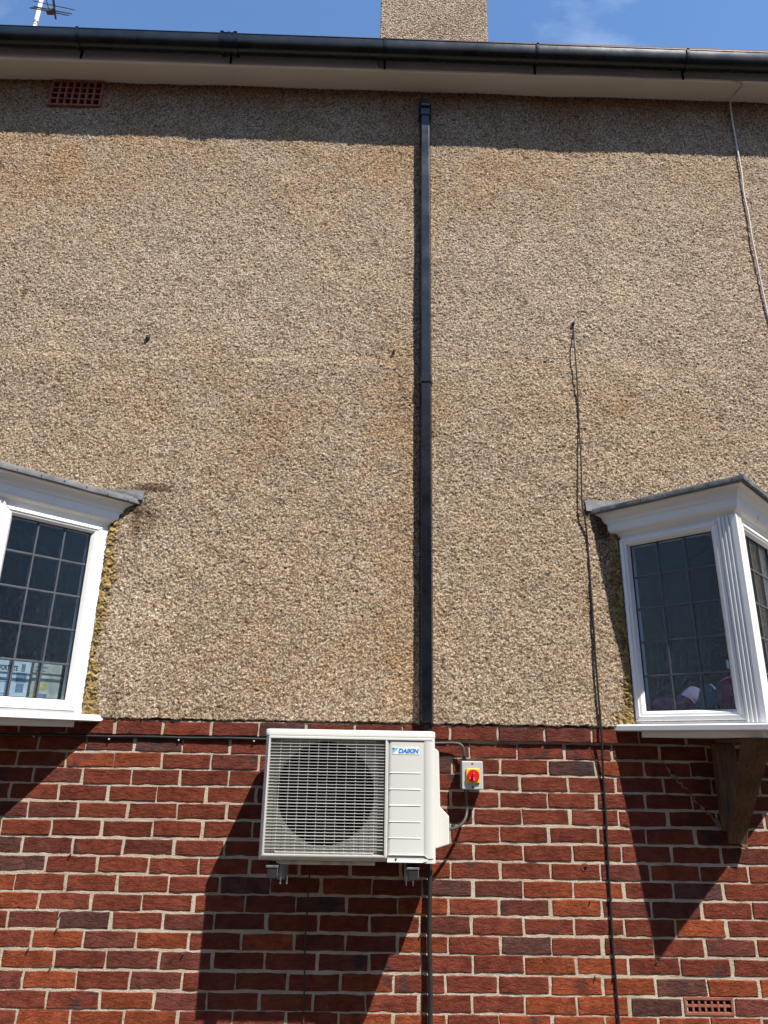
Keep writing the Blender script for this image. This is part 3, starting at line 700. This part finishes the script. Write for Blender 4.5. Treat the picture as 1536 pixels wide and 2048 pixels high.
# ------------------------------------------------------------------ trunking down the wall
xt = .263
tk = thing('pipe_trunking', 'black plastic pipe trunking running from eaves to air conditioner', 'trunking', (xt, -.03, .05))
def trunk(w, y0, d, ch=.011): return [(xt - w, y0), (xt - w, y0 - d * .55), (xt - w + ch, y0 - d), (xt + w - ch, y0 - d), (xt + w, y0 - d * .55), (xt + w, y0)]
MB().slab(trunk(.0335, -.006, .072, .010), 1.88, 3.78).build('upper_duct', 'black', tk, bevel=.002)
MB().slab(trunk(.0335, -.006, .072, .010), .045, 1.84).build('lower_duct', 'black', tk, bevel=.002)
MB().slab(trunk(.037, -.006, .078, .010), 1.835, 1.885).build('joint_cover', 'black', tk, bevel=.003)
cp = MB(); cp.slab(trunk(.039, -.006, .078, .010), 3.755, 3.81)
cp.rings([[(x, y, 3.822) for x, y in trunk(.040, -.006, .082, .013)], [(x, y, 3.84) for x, y in trunk(.041, -.006, .085, .014)], [(x, y, 3.90) for x, y in trunk(.037, -.006, .070, .015)], [(x, y, 3.945) for x, y in trunk(.030, -.006, .045, .014)]])
cp.slab(trunk(.033, -.006, .055, .010), 3.80, 3.83)
cp.build('end_cap', 'black', tk, bevel=.003)
MB().slab(trunk(.031, -.006, .05, .010), .028, .05).build('lower_cap', 'black', tk, bevel=.002)
pb = tag(MB().tube(smooth_path([(.262, -.034, .05), (.264, -.04, -.01), (.266, -.05, -.1), (.268, -.07, -.2)]), .019, 10).build('lagged_pipe', 'rubber', org=(.264, -.04, -.2), smooth=True), 'black lagged pipe between trunking and back of air conditioner', 'pipe')
pts = [(.276 + .002 * math.sin(k * 1.3), -.030 - .001 * math.cos(k * 2), -.45 - k * .1) for k in range(12)] + [(.276, -.030, -1.58)]
dp = tag(MB().tube(smooth_path(pts, 4), .0105, 10).build('drain_pipe', 'rubber', org=(.276, -.03, -1.583), smooth=True), 'black pipe running down brick wall below air conditioner', 'pipe')

# ------------------------------------------------------------------ air conditioner
YF, YB = -.365, -.095
AX0, AX1, AZ0, AZ1 = -.443, .2745, -.5105, -.004
ac = thing('air_conditioner', 'white outdoor air conditioner unit on brick wall', 'air conditioner', (-.08, -.23, AZ0))
GX0, GX1, GZ0, GZ1 = -.421, .066, -.485, -.040
def rrect(x0, x1, y0, y1, r, n=5):
    out = []
    for cx_, cy_, a0 in ((x1 - r, y1 - r, 0), (x0 + r, y1 - r, 90), (x0 + r, y0 + r, 180), (x1 - r, y0 + r, 270)):
        for k in range(n + 1): a = math.radians(a0 + 90 * k / n); out.append((cx_ + r * math.cos(a), cy_ + r * math.sin(a)))
    return out
# casing shell: sides, back, bottom and the front round the fan opening
sh = MB()
sh.slab(rrect(GX1 + .010, AX1, YF, YB, .016), AZ0, -.030)                                       # right compartment
sh.box(AX0, AX0 + .012, YF + .044, YB, AZ0, -.030).box(AX0, GX1 + .02, YB - .012, YB, AZ0, -.030)
sh.box(AX0 + .0125, GX1 + .02, YF + .015, YB - .0125, AZ0 + .002, AZ0 + .014)
fo = [(AX0, AZ0), (GX1 + .012, AZ0), (GX1 + .012, -.030), (AX0, -.030)]; fi = [(GX0, GZ0), (GX1, GZ0), (GX1, GZ1), (GX0, GZ1)]
fo2 = [(AX0 + .0135, AZ0 + .012), (GX1 + .011, AZ0 + .012), (GX1 + .011, -.031), (AX0 + .0135, -.031)]; fo1 = [(AX0 + .004, AZ0 + .002), (GX1 + .0115, AZ0 + .002), (GX1 + .0115, -.0305), (AX0 + .004, -.0305)]
fm = [(GX0 - .006, GZ0 - .006), (GX1 + .004, GZ0 - .006), (GX1 + .004, GZ1 + .004), (GX0 - .006, GZ1 + .004)]
sh.rings([[(x, YF + .045, z) for x, z in fo], [(x, YF + .032, z) for x, z in fo], [(x, YF + .014, z) for x, z in fo1], [(x, YF + .002, z) for x, z in fo2], [(x, YF - .004, z) for x, z in fm], [(x, YF - .004, z) for x, z in [(a + (.001 if a < 0 else -.001), b) for a, b in fi]], [(x, YF + .034, z) for x, z in fi]], caps=False)
sh.build('casing', 'ac', ac, smooth=True)
lid = MB(); lid.rings([[(x, y, z) for x, y in rrect(AX0 - .002 + i, AX1 + .002 - i, YF - .003 + i, YB - i, .024)] for z, i in ((-.0295, .002), (-.028, 0), (-.010, 0), (-.005, .003), (-.003, .010))])
lid.build('lid', 'ac', ac, smooth=True)
# fan opening: shroud panel with a round hole
fc, frd = (-.187, -.257), .207
pan = MB(); n = 64; circ = [(fc[0] + frd * math.cos(2 * math.pi * k / n), fc[1] + frd * math.sin(2 * math.pi * k / n)) for k in range(n)]
def to_rect(x, z):
    dx, dz = x - fc[0], z - fc[1]; t = 9
    for lim, dd in ((GX1 - fc[0], dx), (GX0 - fc[0], dx)):
        if dd * lim > 0: t = min(t, lim / dd)
    for lim, dd in ((GZ1 - fc[1], dz), (GZ0 - fc[1], dz)):
        if dd * lim > 0: t = min(t, lim / dd)
    return fc[0] + dx * t, fc[1] + dz * t
rect_ = [to_rect(*p) for p in circ]
for i, (x, z) in enumerate(rect_):      # snap corners
    for cx_ in (GX0, GX1):
        for cz_ in (GZ0, GZ1):
            if min(range(n), key=lambda k: (rect_[k][0] - cx_) ** 2 + (rect_[k][1] - cz_) ** 2) == i: rect_[i] = (cx_, cz_)
yP = YF + .034
pan.rings([[(x, yP, z) for x, z in rect_], [(fc[0] + (x - fc[0]) * 1.02, yP, fc[1] + (z - fc[1]) * 1.02) for x, z in circ], [(x, yP + .008, z) for x, z in circ], [(x, yP + .09, z) for x, z in circ]], caps=False)
pan.build('shroud', 'ac_in', ac, smooth=True)
MB().prism([(fc[0] + (x - fc[0]) * 1.03, fc[1] + (z - fc[1]) * 1.03) for x, z in circ], yP + .125, yP + .13).build('coil', 'fan', ac)
fan = MB().tube([(fc[0], yP + .03, fc[1]), (fc[0], yP + .10, fc[1])], .045, 20).build('fan', 'fan', ac, smooth=True)
for k in range(3):
    b = MB(); rs = []
    for i in range(9):
        r = .045 + .148 * i / 8; a0 = k * 2.094 + .25 * (i / 8); span = .55 + .35 * i / 8
        a, c = a0, a0 + span
        rs.append([(fc[0] + r * math.cos(a), yP + .035, fc[1] + r * math.sin(a)), (fc[0] + r * math.cos((a + c) / 2), yP + .05, fc[1] + r * math.sin((a + c) / 2)), (fc[0] + r * math.cos(c), yP + .085, fc[1] + r * math.sin(c)),
                   (fc[0] + r * math.cos(c), yP + .087, fc[1] + r * math.sin(c)), (fc[0] + r * math.cos((a + c) / 2), yP + .053, fc[1] + r * math.sin((a + c) / 2)), (fc[0] + r * math.cos(a), yP + .038, fc[1] + r * math.sin(a))])
    b.rings(rs); b.build('fan_blade', 'fan', fan, smooth=True)
# grille: 37 bars across, 11 up
NB = 36; pitch = (GZ1 - GZ0) / (NB + .4)
x_in0, x_in1 = GX0 + .045, GX1 - .045
ybar = YF + .004
for k in range(NB):
    z = GZ1 - pitch * (k + .75); thick = .0013 if k % 5 == 0 else .00085
    a, b = (x_in0, x_in1) if k in (0, NB - 1) else (GX0 + .001, GX1 - .001)
    MB().box(a, b, ybar - .0010, ybar + .0022, z - thick, z + thick).build('grille_bar', 'ac', ac)
for k in range(11):
    x = x_in0 + (x_in1 - x_in0) * k / 10
    MB().box(x - .0007, x + .0007, ybar + .0024, ybar + .0045, GZ0 + .001, GZ1 - .001).build('grille_rod', 'ac', ac)
# grooves on the service panel, drawn as narrow proud ribs with a recess line
for zz in (1546.3, 1578.8, 1611.3, 1644, 1676.5):
    zg = px(810, zz, YF).z; m_ = MB()
    m_.rings([[(x, YF + .001, zg + .0030), (x, YF - .0004, zg + .0030), (x, YF - .0020, zg + .0004), (x, YF - .0018, zg - .0006), (x, YF + .001, zg - .0012)] for x in (.084, .212)])
    m_.build('panel_rib', 'ac', ac, smooth=True)
MB().rings([[(.2245, YF + .001, z), (.2300, YF - .0030, z), (.2600, YF - .0032, z), (.2680, YF + .001, z)] for z in (AZ0 + .018, -.040)]).build('edge_panel', 'ac', ac, smooth=True)
MB().rings([[(x, YF + .002, -.0405), (x, YF - .0045, -.0405), (x, YF - .0055, -.034), (x, YF - .004, -.0305), (x, YF + .002, -.0305)] for x in (AX0 + .018, AX1 - .012)]).build('top_lip', 'ac', ac, smooth=True)
# handhold recess at the foot of the service panel
MAT['ac_shade'] = simple('ac_recess_grey', (.50, .50, .47), .3, .04, 6, 0)
hh = MB(); hp = [(.079, AZ0 + .012), (.215, AZ0 + .012), (.232, AZ0 + .016), (.238, AZ0 + .022), (.225, AZ0 + .029), (.079, AZ0 + .029)]
hh.rings([[(x, YF - .0005, z) for x, z in hp], [(x, YF - .0065, z) for x, z in [(.079, AZ0 + .004), (.218, AZ0 + .004), (.236, AZ0 + .008), (.243, AZ0 + .018), (.228, AZ0 + .0295), (.079, AZ0 + .0295)]]], caps=False)
hh.prism(hp, YF - .0008, YF + .002); hh.build('hand_recess', 'ac', ac)
MB().tube([(.113, YF - .007, AZ0 + .014), (.113, YF - .002, AZ0 + .014)], .0045, 10).build('screw', 'screw', ac)
MB().box(.0715, .0735, YF - .002, YF + .01, AZ0 + .013, -.032).build('panel_seam', 'rubber', ac)
MB().box(-.37, .03, YF + .02, YB - .01, AZ0 - .014, AZ0 + .001).build('base_pan', 'card2', ac, bevel=.004)
# valve cover on the right side
cv = [(.2755, -.072), (.288, -.072), (.301, -.085), (.305, -.308), (.342, -.344), (.342, -.453), (.289, -.469), (.2755, -.469)]
MB().prism(cv, -.25, -.12).build('valve_cover', 'ac', ac, bevel=.004)
# badge
bx0, bz0 = .094, -.093
lg = ac
MB().box(.0935, .207, YF - .0012, YF + .0005, -.0975, -.0685).build('badge_plate', 'label_pale', ac)
yb = YF - .0016
MB().prism([(bx0 + .0005, -.0715), (bx0 + .011, -.0715), (bx0 + .0005, -.0825)], yb, yb + .001).build('badge_mark', 'logo_dark', ac)
MB().prism([(bx0 + .0125, -.0715), (bx0 + .0255, -.0715), (bx0 + .0008, -.0950), (bx0 + .0005, -.0845)], yb, yb + .001).build('badge_mark', 'logo_light', ac)
text_mesh('DAIKIN', .0235, 'logo_blue', ac, (.1185, yb, -.0915), (1, 0, 0), (0, 0, 1), 'badge_lettering', shear=.2, bold=.0012, depth=.0004, width=.087)
# wall brackets
for xb, lab in ((-.382, 'zinc bracket arm under left end of air conditioner'), (.183, 'zinc bracket arm under right end of air conditioner')):
    t = thing('support_bracket', lab, 'bracket', (xb, -.2, AZ0 - .1), 'brackets under the air conditioner')
    MB().box(xb - .020, xb + .020, -.352, -.012, AZ0 - .056, AZ0 - .024).build('arm', 'zinc', t, bevel=.002)
    MB().box(xb - .019, xb + .019, -.358, -.3525, AZ0 - .064, AZ0 - .022).build('end_cap', 'rubber', t, bevel=.003)
    MB().box(xb - .025, xb + .025, -.361, -.3585, AZ0 - .024, AZ0 - .016).box(xb + .0195, xb + .0225, -.3605, -.354, AZ0 - .055, AZ0 - .017).build('cap_trim', 'zinc', t, bevel=.001)
    MB().box(xb - .024, xb + .024, -.35, -.29, AZ0 - .024, AZ0 - .010).build('foot_pad', 'rubber', t)
    MB().box(xb - .018, xb + .018, -.0115, -.004, AZ0 - .12, AZ0 + .30).build('wall_rail', 'zinc', t, bevel=.001)
    for dx in ((.030, .056) if xb < 0 else (-.026, .002)):
        MB().tube([(xb + dx, -.31, AZ0 - .09), (xb + dx, -.31, AZ0 - .012)], .003, 6).build('stud', 'zinc', t)
    if xb < 0: MB().box(xb + .026, xb + .060, -.318, -.305, AZ0 - .06, AZ0 - .015).build('plate', 'zinc', t)

# ------------------------------------------------------------------ isolator switch
SX0, SX1, SZ0, SZ1, SY = .4215, .5185, -.2440, -.1230, -.080
sw = thing('isolator_switch', 'grey isolator switch box with red knob on yellow plate', 'switch', (.47, -.04, SZ0))
MB().box(SX0, SX1, SY, -.004, SZ0, SZ1).build('enclosure', 'grey_box', sw, bevel=.004)
MB().box(SX0 - .0005, SX1 + .0005, SY + .022, SY + .0235, SZ0 - .0005, SZ1 + .0005).build('lid_seam', 'screw', sw)
YP = MB().box(.4400, .5025, SY - .010, SY + .001, -.2165, -.1545).build('yellow_plate', 'yellow', sw, bevel=.003)
kc = (.4720, -.1850); kn = MB(); n = 32
kn.rings([[(kc[0] + r * math.cos(2 * math.pi * k / n), y, kc[1] + r * math.sin(2 * math.pi * k / n)) for k in range(n)] for r, y in ((.0275, SY - .009), (.0272, SY - .018), (.0255, SY - .0205))])
kb = kn.build('knob', 'red', sw, smooth=True)
MB().prism([(kc[0] - .006, kc[1] - .024), (kc[0] + .006, kc[1] - .026), (kc[0] + .0055, kc[1] + .010), (kc[0], kc[1] + .021), (kc[0] - .0055, kc[1] + .010)], SY - .034, SY - .020).build('knob_handle', 'red', kb, bevel=.002)
MB().prism([(kc[0] - .0035, kc[1] + .008), (kc[0] + .0035, kc[1] + .008), (kc[0], kc[1] + .018)], SY - .0347, SY - .0342).prism([(kc[0] - .0028, kc[1] - .02), (kc[0] + .0028, kc[1] - .02), (kc[0] + .0028, kc[1] - .006), (kc[0] - .0028, kc[1] - .006)], SY - .0347, SY - .0342)\
    .prism([(kc[0] - .022, kc[1] - .006), (kc[0] - .012, kc[1] - .006), (kc[0] - .014, kc[1] - .016)], SY - .0212, SY - .0204).build('knob_mark', 'pinkmark', kb)
for z in (SZ1 - .011, SZ0 + .010): MB().tube([(.470, SY - .001, z), (.470, SY + .004, z)], .0045, 12).build('screw', 'screw', sw)
MB().tube([(.438, -.042, SZ1 - .002), (.438, -.042, SZ1 + .010)], .0125, 8).tube([(.438, -.042, SZ1 + .010), (.438, -.042, SZ1 + .022)], .009, 12).build('gland', 'black', sw)
MB().tube([(.446, -.042, SZ0 + .002), (.446, -.042, SZ0 - .018)], .0115, 8).build('gland', 'black', sw)
c1 = smooth_path([(.20, -.03, -.046), (.30, -.03, -.047), (.37, -.032, -.045), (.412, -.036, -.047), (.432, -.040, -.060), (.4385, -.042, -.085), (.438, -.042, -.118)])
tag(MB().tube(c1, .0062, 10).build('power_cable', 'cable_grey', org=(.4, -.03, -.05), smooth=True), 'dark grey cable bending from wall into top of switch box', 'cable')
c2 = smooth_path([(.446, -.042, -.258), (.446, -.034, -.30), (.447, -.034, -.335), (.440, -.050, -.362), (.420, -.080, -.385), (.385, -.12, -.400), (.335, -.16, -.405)])
tag(MB().tube(c2, .0066, 10).build('power_cable', 'cable_grey', org=(.44, -.03, -.4), smooth=True), 'dark grey cable curving from bottom of switch to air conditioner', 'cable')

# ------------------------------------------------------------------ cables on the wall
def clips(o, pts, r=.004, m='cable_white'):
    for p in pts: MB().tube([(p[0], p[1] + .006, p[2]), (p[0], p[1] - .004, p[2])], r, 6).build('cable_clip', m, o)
lc = [(-3.2 + .11 * k, -.0095 + .001 * math.sin(k * 2.1), -.0415 + .0012 * math.sin(k * 1.7)) for k in range(26)]
o = tag(MB().tube(smooth_path(lc, 3), .007, 8).build('wall_cable', 'cable_black', org=(-1.5, -.012, -.047), smooth=True), 'black cable clipped under projecting brick course left of air conditioner', 'cable')
clips(o, [(px(x, y).x, -.012, px(x, y).z) for x, y in ((70, 1473), (220, 1478), (359, 1480), (509, 1482))])
bc = [(1147, 647, .006), (1149, 690, .044), (1153, 745, .047), (1156, 800, .033), (1158, 850, .031), (1161, 900, .043), (1163, 960, .048), (1164, 1005, .050), (1170, 1040, .046), (1174, 1075, .030), (1178, 1130, .026), (1183, 1200, .028),
      (1188, 1270, .030), (1192, 1330, .034), (1196, 1380, .034), (1200, 1430, .034), (1203, 1470, .036), (1204, 1500, .028), (1207, 1560, .012), (1211, 1620, .010), (1214, 1680, .010), (1219, 1770, .009), (1225, 1880, .009), (1232, 1970, .009), (1238, 2048, .009)]
P = [px(x, y, -dd) for x, y, dd in bc]; P += [P[-1] + Vector((.001, 0, -.2)), P[-1] + Vector((0, 0, -.4))]
o = tag(MB().tube(smooth_path(P, 6), [.0042 if i < 54 else .0054 for i in range(6 * (len(P) - 1) + 1)], 8).build('aerial_cable', 'cable_black', org=(1.1, -.02, -1.5), smooth=True), 'black cable hanging down the wall beside the right bay window', 'cable')
clips(o, [tuple(px(x, y, -.012)) for x, y in ((1174, 1078), (1191, 1322), (1213, 1652), (1221, 1798), (1230, 1952))], .0065, 'cable_black')
wc = [(-.062, -.178, 4.10), (-.060, -.178, 4.055), (-.05, -.179, 4.030), (-.015, -.178, 4.009)] + [(x, -.177 + .0015 * math.sin(k * 2.3), 4.0085 + .003 * math.sin(k * 1.9)) for k, x in enumerate(np.linspace(.25, 2.18, 9))]
wc += [(2.262, -.170, 4.006), (2.295, -.16, 4.009), (2.30, -.13, 4.010), (2.285, -.08, 4.009), (2.28, -.045, 4.006)] + [tuple(px(x, y, -.031)) for x, y in ((1462, 222), (1475, 300), (1483, 345), (1488, 390), (1497, 430), (1503, 470), (1513, 520), (1527, 590), (1536, 632))] + [(2.275, -.031, 1.9), (2.285, -.031, 1.3), (2.29, -.031, .7), (2.29, -.031, .1), (2.29, -.020, -.06), (2.29, -.012, -.3), (2.295, -.012, -.9), (2.295, -.012, -1.58)]
o = tag(MB().tube(smooth_path(wc, 6), .0052, 8).build('telephone_wire', 'cable_white', org=(2.28, -.03, 4.0), smooth=True), 'thin white wire along the soffit edge and down the pebbledash', 'wire')
clips(o, [(x, -.180, 4.009) for x in (.05, .4, .75, 1.1, 1.5, 1.85, 2.15)], .006)
tag(MB().tube(smooth_path([(-.257, -.012, -.50), (-.257, -.011, -.62), (-.261, -.010, -.78), (-.262, -.010, -.9), (-.256, -.010, -1.05), (-.254, -.010, -1.2), (-.256, -.010, -1.58)]), .0035, 6).build('thin_wire', 'nail', org=(-.257, -.01, -1.58), smooth=True), 'thin dark wire down bricks in air conditioner shadow', 'wire')

# ------------------------------------------------------------------ small fixings
def plug(x, y, r, label, name='plug_hole_stub'):
    p = px(x, y, -.024); m = MB().tube([(p.x, -.012, p.z), (p.x, -.034, p.z)], r, 10).tube([(p.x, -.034, p.z), (p.x, -.040, p.z)], r * .6, 8)
    tag(m.build(name, 'screw', org=(p.x, -.02, p.z), smooth=True), label, 'wall plug')
plug(296, 675, .013, 'dark round plug in pebbledash on the left')
plug(788, 702, .007, 'small hole in pebbledash beside the trunking, made as a dark stub')  # dark proud stub stands in for a hole
plug(1147, 646, .009, 'hole where black cable enters the pebbledash, made as a dark stub')  # another hole, represented by a dark stub on the surface
NAILS = [(142, 1708, 'old nail in mortar joint, uppermost at lower left'), (123, 1825, 'old nail in upright mortar joint below the left bay shadow'), (115, 1857, 'old nail just under another in lower left brickwork'),
         (58, 1897, 'old nail in lower left brickwork nearest the photo edge'), (103, 1932, 'lowest old nail in lower left brickwork'), (368, 1905, 'old nail left of the air conditioner shadow'),
         (1313, 1921, 'old nail at tip of right bay shadow'), (1180, 1801, 'old nail left of black cable, upper one'), (1190, 1953, 'old nail left of black cable, lower one'), (526, 1452, 'old nail at top left of air conditioner'), (842, 1867, 'old nail left of drain pipe under air conditioner')]
for x, y, lab in NAILS:
    p = px(x, y); m = MB().tube([(p.x, .01, p.z), (p.x - .001, -.006, p.z - .001), (p.x - .003, -.011, p.z - .006)], .0032, 6)
    tag(m.build('old_nail', 'nail', org=(p.x, 0, p.z)), lab, 'nail')
# chipped hole in a brick and the old mortar scar under the right bay
p = px(1170, 1736); m = MB(); rr = random.Random(4)
m.rings([[(p.x + r * math.cos(a) * 1.2, y + rr.uniform(-.001, .001), p.z + r * math.sin(a) * (.8 if k_ else 1)) for a in [2 * math.pi * k / 12 for k in range(12)]] for k_, (r, y) in enumerate(((.020, -.0005), (.016, -.0055), (.009, -.004), (.007, -.0015)))])
o = m.build('brick_chip', 'brick', bwall); o['label'] = 'chipped hole in a brick'; o.color = (.17, .05, .035, 1)
MB().tube([(p.x, -.0062, p.z), (p.x, -.002, p.z)], .007, 8).build('drilled_hole', 'fan', bwall)
a, b = px(1318, 1520), px(1445, 1660); sc = MB(); rr = random.Random(9); K = 26; d = (b - a).normalized(); nn = Vector((-d.z, 0, d.x)); rs = []
for k in range(K + 1):
    c = a.lerp(b, k / K) + nn * rr.uniform(-.009, .009); w = (.002 + .013 * rr.random()) * (1 if 3 < k < K else .3) * (.15 if k % 7 == 5 else 1)
    rs.append([tuple(c + nn * w + Vector((0, .003, 0))), tuple(c + nn * w * .5 + Vector((0, -.0034 - .001 * rr.random(), 0))), tuple(c - nn * w * .6 + Vector((0, -.0034, 0))), tuple(c - nn * w + Vector((0, .003, 0)))])
sc.rings(rs); o = sc.build('mortar_scar', 'mortar_grey', bwall)

# ------------------------------------------------------------------ aerial
ZA = 6.43
mb_ = Vector((-3.293, 1.342, 5.35))
ae = thing('tv_aerial', 'television aerial with dark rods on white mast above gutter', 'aerial', mb_)
MB().tube([mb_, (mb_.x, mb_.y, 6.95)], .019, 12).build('mast', 'alu', ae, smooth=True)
MB().tube([(mb_.x, mb_.y, 6.34), (mb_.x, mb_.y, 6.352)], .024, 10).build('mast_clamp', 'zinc', ae)
far = pz(855 / 7.68, 290 / 7.68, ZA); near = pz(817 / 7.68, 0, ZA); bd = (near - far).normalized(); near2 = far + bd * 1.05
MB().tube([far, near2], .009, 8).tube([far + bd * .1 + Vector((.0, 0, .03)), near2 + Vector((0, 0, .03))], .005, 6).build('boom', 'aerial', ae)
MB().tube([(mb_.x, mb_.y, 6.85), (near2.x - .1 * bd.x, near2.y - .1 * bd.y, 6.85), (near2.x - .1 * bd.x, near2.y - .1 * bd.y, ZA)], .012, 8).build('arm', 'alu', ae)
rd = Vector((math.cos(math.radians(11)), math.sin(math.radians(11)), 0))
for (x0, y0), (x1, y1), dz_ in (((510, 15), (1155, 155), 0), ((455, 120), (1060, 240), 0), ((490, 105), (1100, 215), .012), ((525, 97), (1105, 212), .022), ((470, 118), (1040, 232), -.012)):
    MB().tube([pz(x0 / 7.68, y0 / 7.68, ZA + dz_), pz(x1 / 7.68, y1 / 7.68, ZA + dz_)], .0042, 6).build('rod', 'aerial', ae)
for k in range(1, 9):
    c = far + bd * (.17 + .1 * k); MB().tube([c - rd * .17, c + rd * .17], .0042, 6).build('rod', 'aerial', ae)
cj = pz(775 / 7.68, 172 / 7.68, ZA - .02)
MB().box(cj.x - .035, cj.x + .03, cj.y - .02, cj.y + .02, ZA - .045, ZA - .005).build('junction_box', 'aerial', ae, bevel=.004)
cab = smooth_path([(cj.x, cj.y, ZA - .03), (cj.x + .02, cj.y - .1, ZA - .06), (cj.x + .03, cj.y - .25, ZA + .02), (cj.x + .05, cj.y - .4, ZA + .1)])
MB().tube(cab, .004, 6).build('lead_wire', 'cable_black', ae)
